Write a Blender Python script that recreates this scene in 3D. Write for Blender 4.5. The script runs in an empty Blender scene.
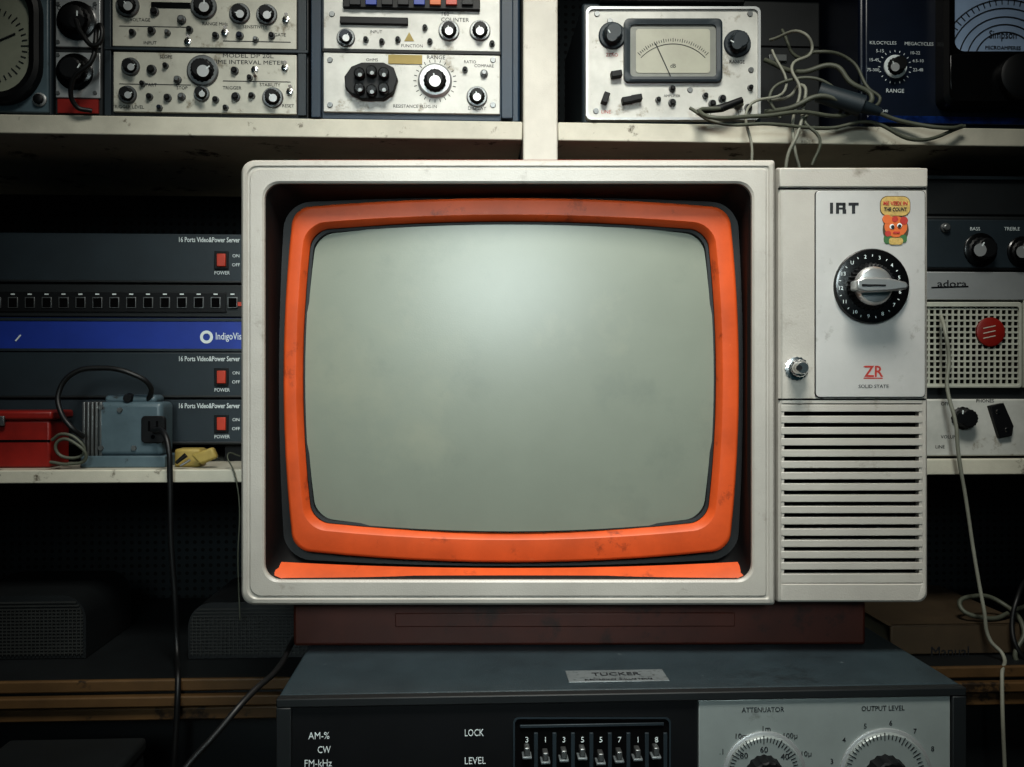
import bpy, bmesh, math, random
from mathutils import Vector, Matrix
random.seed(7)
F=900.0; CX=512.0; CY=383.5; D=0.81; H=1.25
sc=bpy.context.scene
def lin(c):
    c=c/255.0
    return c/12.92 if c<=0.04045 else ((c+0.055)/1.055)**2.4
def L3(rgb,k=1.0): return (min(1,lin(rgb[0])*k),min(1,lin(rgb[1])*k),min(1,lin(rgb[2])*k),1)
def M(name,rgb,rough=0.5,metal=0.0,var=0.12,scale=25,bump=0.0,spec=0.5,wear=None,coat=0,soft=0.04,wear2=None):
    m=bpy.data.materials.new(name); m.use_nodes=True
    nt=m.node_tree; N=nt.nodes; K=nt.links; b=N['Principled BSDF']
    tc=N.new('ShaderNodeTexCoord'); no=N.new('ShaderNodeTexNoise')
    no.inputs['Scale'].default_value=scale; no.inputs['Detail'].default_value=6; no.inputs['Roughness'].default_value=0.65
    K.new(tc.outputs['Object'],no.inputs['Vector'])
    cr=N.new('ShaderNodeValToRGB'); K.new(no.outputs['Fac'],cr.inputs['Fac'])
    cr.color_ramp.elements[0].position=0.3; cr.color_ramp.elements[1].position=0.7
    cr.color_ramp.elements[0].color=L3(rgb,1-var); cr.color_ramp.elements[1].color=L3(rgb,1+var)
    col=cr.outputs['Color']
    for i,wv in enumerate((wear,wear2)):
        if not wv: continue
        wn=N.new('ShaderNodeTexNoise'); wn.inputs['Scale'].default_value=wv[2]; wn.inputs['Detail'].default_value=8
        wn.inputs['Roughness'].default_value=0.7
        mp=N.new('ShaderNodeMapping'); mp.inputs['Location'].default_value=(3.1*i,1.7*i,0.3)
        K.new(tc.outputs['Object'],mp.inputs['Vector']); K.new(mp.outputs['Vector'],wn.inputs['Vector'])
        wr=N.new('ShaderNodeValToRGB'); wr.color_ramp.elements[0].position=wv[1]; wr.color_ramp.elements[1].position=wv[1]+soft
        K.new(wn.outputs['Fac'],wr.inputs['Fac'])
        mx=N.new('ShaderNodeMix'); mx.data_type='RGBA'
        K.new(wr.outputs['Color'],mx.inputs['Factor']); K.new(col,mx.inputs['A']); mx.inputs['B'].default_value=L3(wv[0])
        col=mx.outputs['Result']
    K.new(col,b.inputs['Base Color'])
    b.inputs['Roughness'].default_value=rough; b.inputs['Metallic'].default_value=metal
    b.inputs['Specular IOR Level'].default_value=spec
    b.inputs['Coat Weight'].default_value=coat
    if bump>0:
        bp=N.new('ShaderNodeBump'); bp.inputs['Strength'].default_value=bump; bp.inputs['Distance'].default_value=0.001
        n2=N.new('ShaderNodeTexNoise'); n2.inputs['Scale'].default_value=700; n2.inputs['Detail'].default_value=3
        K.new(tc.outputs['Object'],n2.inputs['Vector'])
        K.new(n2.outputs['Fac'],bp.inputs['Height']); K.new(bp.outputs['Normal'],b.inputs['Normal'])
    return m
def pegboard(name,rgb,pitch,r):
    m=M(name,rgb,0.7,var=0.25,scale=6,spec=0.2); nt=m.node_tree; N=nt.nodes; K=nt.links; b=N['Principled BSDF']
    tc=N.new('ShaderNodeTexCoord'); sp=N.new('ShaderNodeSeparateXYZ'); K.new(tc.outputs['Object'],sp.inputs[0])
    def ma(op,a,bv=None):
        n=N.new('ShaderNodeMath'); n.operation=op
        for i,v in enumerate((a,bv)):
            if v is None: continue
            if isinstance(v,(int,float)): n.inputs[i].default_value=v
            else: K.new(v,n.inputs[i])
        return n.outputs[0]
    s=[]
    for ax in ('X','Z'):
        f=ma('FRACT',ma('MULTIPLY',sp.outputs[ax],1/pitch)); f=ma('SUBTRACT',f,0.5); s.append(ma('MULTIPLY',f,f))
    hole=ma('LESS_THAN',ma('ADD',s[0],s[1]),r*r)
    mx=N.new('ShaderNodeMix'); mx.data_type='RGBA'
    src=b.inputs['Base Color'].links[0].from_socket
    K.new(hole,mx.inputs['Factor']); K.new(src,mx.inputs['A']); mx.inputs['B'].default_value=(0.001,0.001,0.001,1)
    K.new(mx.outputs['Result'],b.inputs['Base Color'])
    return m

tvgrey=M('tv_grey_plastic',(154,150,143),0.40,var=0.12,scale=9,bump=0.22,wear=((116,110,101),0.61,19),wear2=((180,176,168),0.66,60),soft=0.12)
tvsilver=M('tv_silver_plate',(178,176,173),0.36,metal=0.3,var=0.08,scale=15,bump=0.08,wear=((140,136,130),0.61,34),soft=0.12)
tvorange=M('tv_orange_plastic',(176,74,32),0.5,var=0.20,scale=14,spec=0.35,wear=((100,42,22),0.58,26),wear2=((188,98,58),0.64,70),bump=0.05,soft=0.12)
tvred=M('tv_red_plastic',(120,30,15),0.4,var=0.2,scale=10,wear=((40,14,10),0.6,20))
plinth=M('plinth_brown',(66,29,19),0.5,var=0.3,scale=10,wear=((30,17,12),0.55,18),soft=0.1)
blackp=M('black_plastic',(13,14,16),0.5,var=0.2,spec=0.3)
blackg=M('black_gloss',(9,9,10),0.25,var=0.1)
recessb=M('recess_black',(12,12,13),0.55,var=0.2,spec=0.3)
gapdark=M('dark_gap',(5,5,6),0.9,spec=0.1)
crt=M('crt_glass',(113,118,108),0.36,var=0.08,scale=5,bump=0.06,spec=0.4,wear=((126,128,114),0.56,6),soft=0.3,wear2=((101,107,99),0.56,15))
chrome=M('chrome',(215,215,215),0.2,metal=1.0,var=0.05)
satin=M('satin_metal',(200,200,199),0.28,metal=0.85,var=0.06)
alu=M('brushed_aluminium',(176,178,178),0.42,metal=0.6,var=0.08,scale=12)
labelmetal=M('worn_label_metal',(124,130,132),0.5,metal=0.5,var=0.15,wear=((80,86,88),0.55,200),soft=0.1)
panelw=M('instrument_panel',(174,173,162),0.45,metal=0.15,var=0.18,scale=20,wear=((108,100,84),0.58,30),soft=0.1)
panelw2=M('instrument_panel_light',(182,182,176),0.45,metal=0.1,var=0.16,scale=20,wear=((124,116,100),0.58,30),soft=0.1)
ink=M('black_ink',(22,24,28),0.6)
inkw=M('white_ink',(200,208,208),0.6,var=0.04)
redink=M('red_ink',(155,50,42),0.5)
blueframe=M('blue_steel',(20,40,56),0.5,var=0.25,scale=10)
navy=M('navy_enamel',(14,23,39),0.35,var=0.25,scale=14)
slate=M('slate_steel',(30,40,46),0.5,var=0.2,scale=14,bump=0.1)
darkcase=M('dark_case',(17,21,23),0.55,var=0.25,scale=14,wear=((42,44,43),0.72,25))
encblue=M('encoder_blue',(28,54,136),0.45,var=0.12)
shelfw=M('chipped_white_paint',(180,177,163),0.55,var=0.20,scale=9,bump=0.2,wear=((70,60,46),0.585,18),soft=0.06)
postw=M('white_paint',(188,185,175),0.55,var=0.16,scale=9,bump=0.2,wear=((96,86,70),0.62,22),soft=0.08)
red=M('red_plastic',(165,56,36),0.45)
redbox=M('red_enamel',(124,28,21),0.42,var=0.25)
trafo=M('transformer_grey',(78,94,101),0.42,var=0.18,wear=((46,46,45),0.60,40),soft=0.08)
steel=M('steel',(120,122,122),0.4,metal=0.8,var=0.15)
yellow=M('yellow_label',(150,132,72),0.6,var=0.2)
wood=M('bench_wood',(80,60,36),0.5,var=0.35,scale=8,wear=((34,24,14),0.55,12))
devtop=M('worn_dark_enamel',(44,55,60),0.42,var=0.25,scale=12,bump=0.45,wear=((104,114,116),0.64,120),wear2=((28,34,37),0.60,9),soft=0.1)
devpanel=M('silver_panel',(140,147,145),0.42,metal=0.25,var=0.1,scale=14,wear=((104,108,104),0.62,30),soft=0.1)
dialface=M('meter_face',(138,141,126),0.5,var=0.12)
metergrey=M('meter_grey',(160,160,146),0.4,var=0.08)
bluelit=M('meter_face_blue',(150,170,196),0.35,var=0.10)
cableblk=M('black_rubber',(16,17,18),0.5)
cablegrey=M('grey_cable',(128,129,118),0.55,var=0.15)
cableolive=M('olive_cable',(78,81,70),0.55,var=0.2)
brownbook=M('brown_cardboard',(66,54,38),0.7,var=0.25,scale=12)
paper=M('paper',(110,104,86),0.8)
green=M('green_ink',(54,92,54),0.6); orangeink=M('orange_ink',(180,92,44),0.5); yellowink=M('yellow_ink',(165,140,82),0.5,var=0.25,scale=400)
concrete=M('concrete_floor',(70,68,64),0.7,var=0.2,scale=4)
wallmat=M('dark_wall',(36,38,38),0.8,var=0.2,scale=4,spec=0.2)
peg=pegboard('pegboard',(34,40,42),0.0125,0.24)
grillw=M('grille_ivory',(164,165,154),0.5,var=0.15)
mesh_d=M('dark_mesh',(40,42,41),0.6,var=0.2)
blueglare=M('blue_glare',(16,38,84),0.2,var=0.8,scale=60)  # navy strip with its blue glare painted into the patchy colour

class Frame:
    def __init__(s,deg,y0): s.r=math.radians(deg); s.y0=y0
    def k(s,px,dy):
        u=(px-CX)/F; c,si=math.cos(s.r),math.sin(s.r)
        return (dy+(D+s.y0)*c)/(c-u*si)
    def loc(s,px,py,dy,ref=None):
        if ref is None: ref=dy
        k=s.k(px,ref); u=(px-CX)/F; c,si=math.cos(s.r),math.sin(s.r)
        x=k*u*c+(-D-s.y0+k)*si
        z=s.Z[py] if isinstance(py,str) else k*(CY-py)/F
        return Vector((x,dy,z))
    def sc(s,px,ref): return s.k(px,ref)/F
    def world(s,v):
        c,si=math.cos(s.r),math.sin(s.r)
        return Vector((v.x*c-v.y*si, s.y0+v.x*si+v.y*c, v.z+H))
    Z={}
TVF=Frame(0.4,0.0); SH=Frame(2.8,0.30); DV=Frame(2.8,-0.085)
SH.Z={'S':SH.loc(0,114,0).z,'L':SH.loc(100,470,0).z,'R':SH.loc(975,459,0).z,'B':SH.loc(100,681,-0.05).z}
TVF.Z={'D':DV.loc(277,697,0).z}
DV.Z={'D':TVF.Z['D'],'T':TVF.Z['D']-0.2}

class Asm:
    def __init__(s,name,fr,px,py,dy):
        s.fr=fr; s.a=fr.loc(px,py,dy); s.p={}
        s.root=bpy.data.objects.new(name,None); s.root.empty_display_size=0.02
        sc.collection.objects.link(s.root)
        s.root.location=fr.world(s.a); s.root.rotation_euler=(0,0,fr.r); s.n=0
    def part(s,name,mat,bev=0.0,seg=2):
        if name not in s.p: s.p[name]=[bmesh.new(),mat,bev,seg]
        return name
    def V(s,bm,v): return bm.verts.new(v-s.a)
    def box(s,part,x0,y0,x1,y1,f,d,ref=None):
        ref=f if ref is None else ref
        yy=[y for y in (y0,y1) if not isinstance(y,str)]; ym=sum(yy)/max(1,len(yy)); xm=(x0+x1)/2
        xa=s.fr.loc(x0,ym,f,ref).x; xb=s.fr.loc(x1,ym,f,ref).x
        zt=s.fr.loc(xm,y0,f,ref).z; zb=s.fr.loc(xm,y1,f,ref).z
        s.rawbox(part,xa,xb,f,f+d,zb,zt)
    def rawbox(s,part,xa,xb,ya,yb,za,zb):
        bm=s.p[part][0]
        v=[s.V(bm,Vector((x,y,z))) for x in (xa,xb) for y in (ya,yb) for z in (za,zb)]
        for q in ((0,1,3,2),(4,6,7,5),(0,4,5,1),(2,3,7,6),(0,2,6,4),(1,5,7,3)):
            bm.faces.new([v[i] for i in q])
    def rbox(s,part,cx,cy,l,w,ang,f,d,off=0,ref=None):
        ref=f if ref is None else ref
        bm=s.p[part][0]; k=s.fr.sc(cx,ref); c=s.fr.loc(cx,cy,f,ref); A=math.radians(ang)
        e=Vector((math.cos(A),0,math.sin(A))); n=Vector((-math.sin(A),0,math.cos(A)))
        v=[]
        for a in (off-l/2,off+l/2):
            for b in (-w/2,w/2):
                for y in (0,d):
                    v.append(s.V(bm,c+e*a*k+n*b*k+Vector((0,y,0))))
        for q in ((0,1,3,2),(4,6,7,5),(0,4,5,1),(2,3,7,6),(0,2,6,4),(1,5,7,3)):
            bm.faces.new([v[i] for i in q])
    def lathe(s,part,cx,cy,prof,base,n=28,sx=1.0,sy=1.0,flute=0,ref=None):
        bm=s.p[part][0]; ref=base if ref is None else ref
        k=s.fr.sc(cx,ref); c=s.fr.loc(cx,cy,base,ref); rings=[]
        for r,o in prof:
            R=[]
            for i in range(n):
                a=2*math.pi*i/n; rr=r*(1-(0.07 if (flute and i%2 and r>0.4*prof[0][0]) else 0))
                R.append(s.V(bm,c+Vector((math.cos(a)*rr*k*sx,-o,math.sin(a)*rr*k*sy))))
            rings.append(R)
        for A,B in zip(rings,rings[1:]):
            for i in range(n): bm.faces.new((A[i],A[(i+1)%n],B[(i+1)%n],B[i]))
        bm.faces.new(rings[-1]); bm.faces.new(rings[0][::-1])
    def rod(s,part,p0,p1,r0,r1,n=10):
        bm=s.p[part][0]; a=s.fr.loc(*p0); b=s.fr.loc(*p1); d=(b-a).normalized()
        u=d.orthogonal().normalized(); w=d.cross(u); R=[]
        for c,r in ((a,r0),(b,r1)):
            R.append([s.V(bm,c+(u*math.cos(2*math.pi*i/n)+w*math.sin(2*math.pi*i/n))*r) for i in range(n)])
        for i in range(n): bm.faces.new((R[0][i],R[0][(i+1)%n],R[1][(i+1)%n],R[1][i]))
        bm.faces.new(R[1]); bm.faces.new(R[0][::-1])
    def loop(s,x0,y0,x1,y1,rad,dy,bulge=0,ref=None,kc=8,ks=12):
        ref=dy if ref is None else ref
        rads=rad if isinstance(rad,(tuple,list)) else (rad,)*4
        pts=[]; cs=[(x1-rads[0],y0+rads[0],0,rads[0]),(x0+rads[1],y0+rads[1],90,rads[1]),(x0+rads[2],y1-rads[2],180,rads[2]),(x1-rads[3],y1-rads[3],270,rads[3])]
        C=[]
        for cx,cy,a0,r in cs:
            C.append([(cx+r*math.cos(math.radians(a0+90*i/kc)),cy-r*math.sin(math.radians(a0+90*i/kc))) for i in range(kc+1)])
        for i in range(4):
            pts+=C[i]; a=C[i][-1]; b=C[(i+1)%4][0]
            for j in range(1,ks): t=j/ks; pts.append((a[0]+(b[0]-a[0])*t,a[1]+(b[1]-a[1])*t))
        mx,my,hw,hh=(x0+x1)/2,(y0+y1)/2,(x1-x0)/2,(y1-y0)/2; out=[]
        for x,y in pts:
            sx,sy=(x-mx)/hw,(y-my)/hh
            if bulge: x,y=x-bulge*sx*sy*sy, y-bulge*sy*sx*sx*(1.25 if sy>0 else 1.0)
            out.append(s.fr.loc(x,y,dy,ref))
        return out
    def loft(s,part,loops,cap0=False,cap1=False):
        bm=s.p[part][0]; R=[[s.V(bm,p) for p in l] for l in loops]; n=len(R[0])
        for A,B in zip(R,R[1:]):
            for i in range(n): bm.faces.new((A[i],A[(i+1)%n],B[(i+1)%n],B[i]))
        if cap0: bm.faces.new(R[0])
        if cap1: bm.faces.new(R[-1])
        return R
    def rrect(s,part,x0,y0,x1,y1,rad,f,d,ref=None):
        ref=f if ref is None else ref
        s.loft(part,[s.loop(x0,y0,x1,y1,rad,f+d,0,ref,6,2),s.loop(x0,y0,x1,y1,rad,f,0,ref,6,2)],True,True)
    def text(s,t,cx,cy,h,mat,dy,w=None,ref=None,bold=0.0):
        c=bpy.data.curves.new('label_text','FONT'); c.body=t; c.align_x='CENTER'; c.align_y='CENTER'
        k=s.fr.sc(cx,dy if ref is None else ref); c.size=h*k/0.70; c.extrude=0.0002; c.offset=bold
        c.resolution_u=2
        c.materials.append(mat); o=bpy.data.objects.new('label_text',c); sc.collection.objects.link(o); o.parent=s.root
        o.location=s.fr.loc(cx,cy,dy-0.0001,ref)-s.a; o.rotation_euler=(math.pi/2,0,0)
        if w:
            bpy.context.view_layer.update()
            if o.dimensions.x>0: o.scale.x=w*k/o.dimensions.x
    def knob(s,cx,cy,r,f,h=0.014,ang=60,body=None,cap=None,skirt=None,ref=None):
        b=s.part('knobs' if body is None else 'knobs_'+body.name, body or blackp)
        if skirt:
            k=s.part('knob_skirts_'+skirt.name,skirt); s.lathe(k,cx,cy,[(r*1.3,0),(r*1.3,0.002),(r*1.2,0.003)],f)
        s.lathe(b,cx,cy,[(r,0),(r,0.003),(r*0.86,0.0045),(r*0.8,h-0.001),(r*0.7,h)],f,32,flute=1)
        c=s.part('knob_caps_'+(cap or alu).name,cap or alu); s.lathe(c,cx,cy,[(r*0.5,0),(r*0.5,0.0007)],f-h,20)
        q=s.part('knob_pointers',inkw); s.rbox(q,cx,cy,r*0.35,max(0.8,r*0.1),ang,f-h-0.0009,0.0012,off=r*0.52)
    def jack(s,cx,cy,r,f,mat=None,ring=None):
        a=s.part('jack_rings',ring or steel); s.lathe(a,cx,cy,[(r,0),(r,0.002),(r*0.85,0.003)],f,14)
        b=s.part('jacks_'+(mat or blackp).name,mat or blackp); s.lathe(b,cx,cy,[(r*0.7,0),(r*0.7,0.006),(r*0.5,0.007)],f,14)
    def toggle(s,cx,cy,f,up=1,L=6):
        a=s.part('toggle_nuts',chrome); s.lathe(a,cx,cy,[(3.6,0),(3.6,0.0025),(2.6,0.003)],f,6)
        s.rod(a,(cx,cy,f-0.002),(cx,cy-up*L,f-0.012),0.0012,0.0022)
    def finish(s):
        for name,(bm,mat,bev,seg) in s.p.items():
            bmesh.ops.recalc_face_normals(bm,faces=bm.faces)
            for e in bm.edges:
                if len(e.link_faces)==2 and e.calc_face_angle(0)>math.radians(32): e.smooth=False
            for f in bm.faces: f.smooth=True
            me=bpy.data.meshes.new(name); bm.to_mesh(me); bm.free(); me.materials.append(mat)
            o=bpy.data.objects.new(name,me); sc.collection.objects.link(o); o.parent=s.root
            if bev:
                m=o.modifiers.new('bevel','BEVEL'); m.width=bev; m.segments=seg; m.limit_method='ANGLE'; m.angle_limit=math.radians(40)
        return s.root

def cable(name,fr,pts,r,mat):
    cu=bpy.data.curves.new(name,'CURVE'); cu.dimensions='3D'; cu.bevel_depth=r; cu.bevel_resolution=3; cu.resolution_u=8; cu.use_fill_caps=True
    W=[fr.world(fr.loc(*p)) for p in pts]; o0=W[0]
    sp=cu.splines.new('BEZIER'); sp.bezier_points.add(len(W)-1)
    for b,w in zip(sp.bezier_points,W): b.co=w-o0; b.handle_left_type='AUTO'; b.handle_right_type='AUTO'
    cu.materials.append(mat); o=bpy.data.objects.new(name,cu); o.location=o0; sc.collection.objects.link(o); return o
def prism(T,part,pts,f,d,ref=None):
    bm=T.p[part][0]; ref=f if ref is None else ref
    a=[T.V(bm,T.fr.loc(x,y,f,ref)) for x,y in pts]; b=[T.V(bm,T.fr.loc(x,y,f+d,ref)) for x,y in pts]
    n=len(a); bm.faces.new(a); bm.faces.new(b[::-1])
    for i in range(n): bm.faces.new((a[i],b[i],b[(i+1)%n],a[(i+1)%n]))

# ------------------------------------------------------------------ TELEVISION
T=Asm('television',TVF,585,604,0.1)
T.part('front_bezel',tvgrey)
def ins(r,i): return (r[0]+i,r[1]+i,r[2]-i,r[3]-i)
E=(239.5,158.5,776.6,606.5)
Lp=[T.loop(*ins(E,10),12,0.13,0,0)]
Lp+= [T.loop(*E,(3,14,14,3),0.12,0,0),T.loop(*E,(3,14,14,3),0.006,0,0),T.loop(*ins(E,1.2),(3,13,13,3),0.0025,0,0),T.loop(*ins(E,3.5),(3,12,12,3),0.0005,0,0),
      T.loop(*ins(E,7),(3,11,11,3),0,0,0),T.loop(*ins(E,8.2),(3,11,11,3),0.0012,0,0),T.loop(*ins(E,9.6),(3,11,11,3),0.0012,0,0),T.loop(*ins(E,11),(3,11,11,3),0,0,0)]
Hh=(264,183,752.5,580.5)
Lp+=[T.loop(Hh[0]-2,Hh[1]-2,Hh[2]+2,Hh[3]+2,17,0,0,0),T.loop(*Hh,16,0.0015,0,0),T.loop(*ins(Hh,0.6),16,0.006,0,0)]
T.loft('front_bezel',Lp)
T.part('screen_recess',recessb)
T.loft('screen_recess',[T.loop(*ins(Hh,0.5),16,0.004,0,0),T.loop(*ins(Hh,3),16,0.008,0,0),T.loop(279,197,743,566,26,0.036,6),T.loop(300,220,722,545,26,0.040,4)],False,True)
T.part('orange_mask',tvorange)
ro=(283.5,198,739,562.5); ri=(303,221.5,716,533)
def grow(r,i): return (r[0]-i,r[1]-i,r[2]+i,r[3]+i)
T.loft('orange_mask',[T.loop(*ro,17,0.036,10),T.loop(*ro,17,0.0255,10),T.loop(*ins(ro,1.2),17,0.0238,10),T.loop(*ins(ro,2.6),17,0.0233,10),
      T.loop(*grow(ri,7),21,0.0232,9),T.loop(*grow(ri,5.6),20,0.0240,9),T.loop(*grow(ri,0.8),19,0.0300,9),T.loop(*ri,18,0.0310,9),T.loop(*ins(ri,0.8),18,0.036,9)])
T.part('screen_gasket',blackp)
T.loft('screen_gasket',[T.loop(*grow(ri,1),18,0.037,9),T.loop(*ins(ri,0.6),18,0.0315,9),T.loop(*ins(ri,4),18,0.0320,8),T.loop(*ins(ri,8),18,0.039,8)])
# bottom lip
T.part('lower_orange_lip',tvorange)
bm=T.p['lower_orange_lip'][0]; rows=[]; xa_,xb_=274.5,744
for i in range(61):
    t=i/60; x=xa_+(xb_-xa_)*t; s_=2*t-1; dd=min(x-xa_,xb_-x)
    yb=579-3.5*max(0,1-dd/9)**1.5
    yt=568-6.5*s_**2
    rows.append([T.V(bm,TVF.loc(x,yt,0.020)),T.V(bm,TVF.loc(x,(yt*0.4+yb*0.6),0.0095)),T.V(bm,TVF.loc(x,yb,0.0045)),T.V(bm,TVF.loc(x,yb+0.5,0.020))])
for A,B in zip(rows,rows[1:]):
    for j in range(4): bm.faces.new((A[j],A[(j+1)%4],B[(j+1)%4],B[j]))
bm.faces.new(rows[0]); bm.faces.new(rows[-1][::-1])
# crt glass
T.part('picture_tube',crt)
sr=(305,225,714,531); cx,cy=(sr[0]+sr[2])/2,(sr[1]+sr[3])/2; Ls=[]; hw0=(sr[2]-sr[0])/2; hh0=(sr[3]-sr[1])/2
c0=TVF.loc(cx,cy,0.03); kk=TVF.sc(cx,0.03)
for q in [1,0.96,0.9,0.82,0.74,0.65,0.55,0.45,0.35,0.25,0.15,0.06]:
    l=T.loop(cx-hw0*q,cy-hh0*q,cx+hw0*q,cy+hh0*q,20*q,0.03,8*q,0.03)
    for v in l:
        sx=(v.x-c0.x)/(hw0*kk); sz=(v.z-c0.z)/(hh0*kk); v.y=0.0215+0.0155*(0.6*sx*sx+0.4*sz*sz)
    Ls.append(l)
T.loft('picture_tube',Ls,False,True)
# right control section
R_=(778,166.2,929.2,603.5)
T.part('control_housing',tvgrey)
rad=(7,2,2,9); hole=(782,404,923,584)
T.loft('control_housing',[T.loop(*ins(R_,6),4,0.13,0,0),T.loop(*R_,rad,0.12,0,0),T.loop(*R_,rad,0.006,0,0),T.loop(*ins(R_,1),rad,0.0025,0,0),T.loop(*ins(R_,3),rad,0.0008,0,0),
  T.loop(hole[0]-1,hole[1]-1,hole[2]+1,hole[3]+1,2,0.0008,0,0),T.loop(*hole,2,0.0015,0,0),T.loop(*hole,2,0.010,0,0)])
T.part('speaker_cavity',gapdark); T.box('speaker_cavity',780,402,925,586,0.010,0.01,0)
T.part('speaker_louvres',tvgrey,0.0005,2)
for i in range(16):
    y=404.6+i*11.3
    T.box('speaker_louvres',781.5,y,923.5,y+7.2 if i<15 else 583.5,0.0012,0.0075,0)
for x in (781.5,920):
    T.box('speaker_louvres',x,404,x+3.5,584,0.0018,0.008,0)
T.part('seam_lines',gapdark)
T.box('seam_lines',778.5,188,926.5,189.4,0.0005,0.001,0); T.box('seam_lines',778.5,398.5,926.5,400,0.0005,0.001,0)
T.part('top_cap',tvgrey,0.0012); T.box('top_cap',779,168,927.5,187.5,-0.001,0.003,0)
T.part('control_plate',tvsilver,0.0004); T.rrect('control_plate',815.5,191,924.5,397,4,-0.0012,0.003,0)
T.part('plate_edge',blackp); T.rrect('plate_edge',814.8,190.4,925.2,397.6,4.5,-0.0004,0.002,0)
T.part('brand_mark',ink)
for a in [(829.5,203,832.5,214),(835.5,203,838.5,214),(835.5,203,845,205.9),(842,203,845,209),(837.5,207.8,845,209.8),(842,209.6,845.6,214),(848,203,858,205.9),(851.4,203,854.6,214)]: T.box('brand_mark',*a,-0.0015,0.0006,0)
T.text('ZR',873,372,11,redink,-0.0012,19,0,bold=0.0002)
T.part('red_bar',redink); T.box('red_bar',863,366.2,873,367.2,-0.0014,0.0004,0); T.box('red_bar',863,377.7,882,378.8,-0.0014,0.0004,0)
T.text('SOLID STATE',873,386.5,3.4,ink,-0.0012,30,0)
# tuner
T.part('tuner_dial',blackg); T.lathe('tuner_dial',870.5,286.5,[(37.5,0),(37.5,0.003),(36.5,0.0045),(34,0.0052)],-0.001,64)
T.part('tuner_ring',blackp); T.lathe('tuner_ring',870.5,286.5,[(24,0),(24,0.002),(22,0.004),(21.5,0.009),(20.5,0.0095)],-0.006,64,flute=1)
T.part('tuner_chrome',satin); T.lathe('tuner_chrome',873,286,[(19.5,0),(19.5,0.001),(17.5,0.003),(16.5,0.005),(12,0.0058)],-0.0155,48)
T.part('tuner_handle',satin,0.0015,3)
prism(T,'tuner_handle',[(857,280),(866,277),(890,278),(907,282),(909,286),(907,289),(890,291),(866,292),(857,289)],-0.034,0.016)
T.part('tuner_handle_slot',blackp); prism(T,'tuner_handle_slot',[(862,284),(886,284.6),(886,286.3),(862,286.5)],-0.0344,0.001)
T.part('tuner_marks',inkw)
for i in range(13):
    T.rbox('tuner_marks',870.5,286.5,2,0.7,100+13.8-i*360/13,-0.0066,0.001,off=31)
for i,n in enumerate(['2','3','4','5','6','7','8','9','10','11','12','13','U']):
    a=math.radians(100-i*360/13); T.text(n,870.5+30*math.cos(a),286.5-30*math.sin(a),3.8,inkw,-0.0062)
T.part('volume_knob',chrome); T.lathe('volume_knob',796.5,368.5,[(12,0),(12,0.0015),(9,0.002),(9,0.010),(8,0.011)],0.0008,32,flute=1)
T.lathe('volume_knob',798.5,368,[(6.5,0),(6.5,0.010),(5.5,0.012)],-0.0102,24)
T.part('volume_tip',blackp); T.lathe('volume_tip',799,368,[(3,0),(3,0.001)],-0.0222,16)
# sticker: speech balloon over a round cartoon creature
T.part('sticker_outline',brownbook); T.rrect('sticker_outline',879.3,196.3,909.7,216.7,7.4,-0.0015,0.0004,0); T.lathe('sticker_outline',895,230,[(13,0),(13,0.0003)],-0.0012,24,1,1.15,ref=0)
T.part('sticker_balloon',yellowink); T.rrect('sticker_balloon',880,197,909,216,7,-0.0018,0.0005,0); prism(T,'sticker_balloon',[(888,215),(893,215),(888,221)],-0.0018,0.0005,0)
T.part('sticker_body',orangeink); T.lathe('sticker_body',895,227,[(11.4,0),(11.4,0.0004)],-0.0015,24,1,0.92,ref=0)
T.lathe('sticker_body',886,219.5,[(4.5,0),(4.5,0.0006)],-0.0015,16,ref=0)
T.part('sticker_red',redink); T.lathe('sticker_red',903,221,[(4,0),(4,0.0003)],-0.0019,14,ref=0); T.lathe('sticker_red',887,234,[(3,0),(3,0.0003)],-0.0019,12,ref=0); T.lathe('sticker_red',894,219.5,[(3,0),(3,0.0003)],-0.0019,12,ref=0)
T.part('sticker_green',green); T.rrect('sticker_green',883,235,891,244,3.5,-0.0019,0.0006,0); T.rrect('sticker_green',899,235,906,243,3,-0.0019,0.0006,0)
T.part('sticker_feet',yellowink); T.rrect('sticker_feet',888,238,902,245,3,-0.0021,0.0006,0)
T.part('sticker_eyes',inkw); T.lathe('sticker_eyes',891,227,[(2.5,0),(2.5,0.0004)],-0.0019,14,ref=0); T.lathe('sticker_eyes',898.5,226,[(2.4,0),(2.4,0.0004)],-0.0019,14,ref=0)
T.part('sticker_pupils',ink); T.lathe('sticker_pupils',891.5,227.3,[(1.7,0),(1.7,0.0004)],-0.0024,12,ref=0); T.lathe('sticker_pupils',898.4,226.6,[(1.7,0),(1.7,0.0004)],-0.0024,12,ref=0)
T.part('sticker_mouth',redink); T.rrect('sticker_mouth',892,232,899,234,1,-0.0024,0.0004,0)
T.text('ME VEEX IN',894.5,204,3.8,redink,-0.0019,24,0,bold=0.0001); T.text('THE COUNT',894.5,210,3.8,ink,-0.0019,23,0,bold=0.0001)
# rear shell + base
T.part('rear_shell',tvred)
q=(268,147.3,760,600)
T.loft('rear_shell',[T.loop(*ins(q,2),20,0.042,0,0),T.loop(*q,22,0.045,0,0),T.loop(*q,22,0.14,0,0),T.loop(300,180,750,590,26,0.20,0,0),T.loop(340,215,740,570,26,0.262,0,0)],True,True)
T.part('base_plinth',plinth,0.003)
zs=TVF.loc(500,605,0,0).z+0.001; zD=TVF.Z['D']
xa=TVF.loc(293,620,0.045).x; xb=TVF.loc(866,620,0.045).x
T.rawbox('base_plinth',xa,xb,0.045,0.165,zD,zs)
T.part('plinth_recess',plinth,0.001); T.box('plinth_recess',395,613,735,627,0.0435,0.003)
T.finish()

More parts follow.
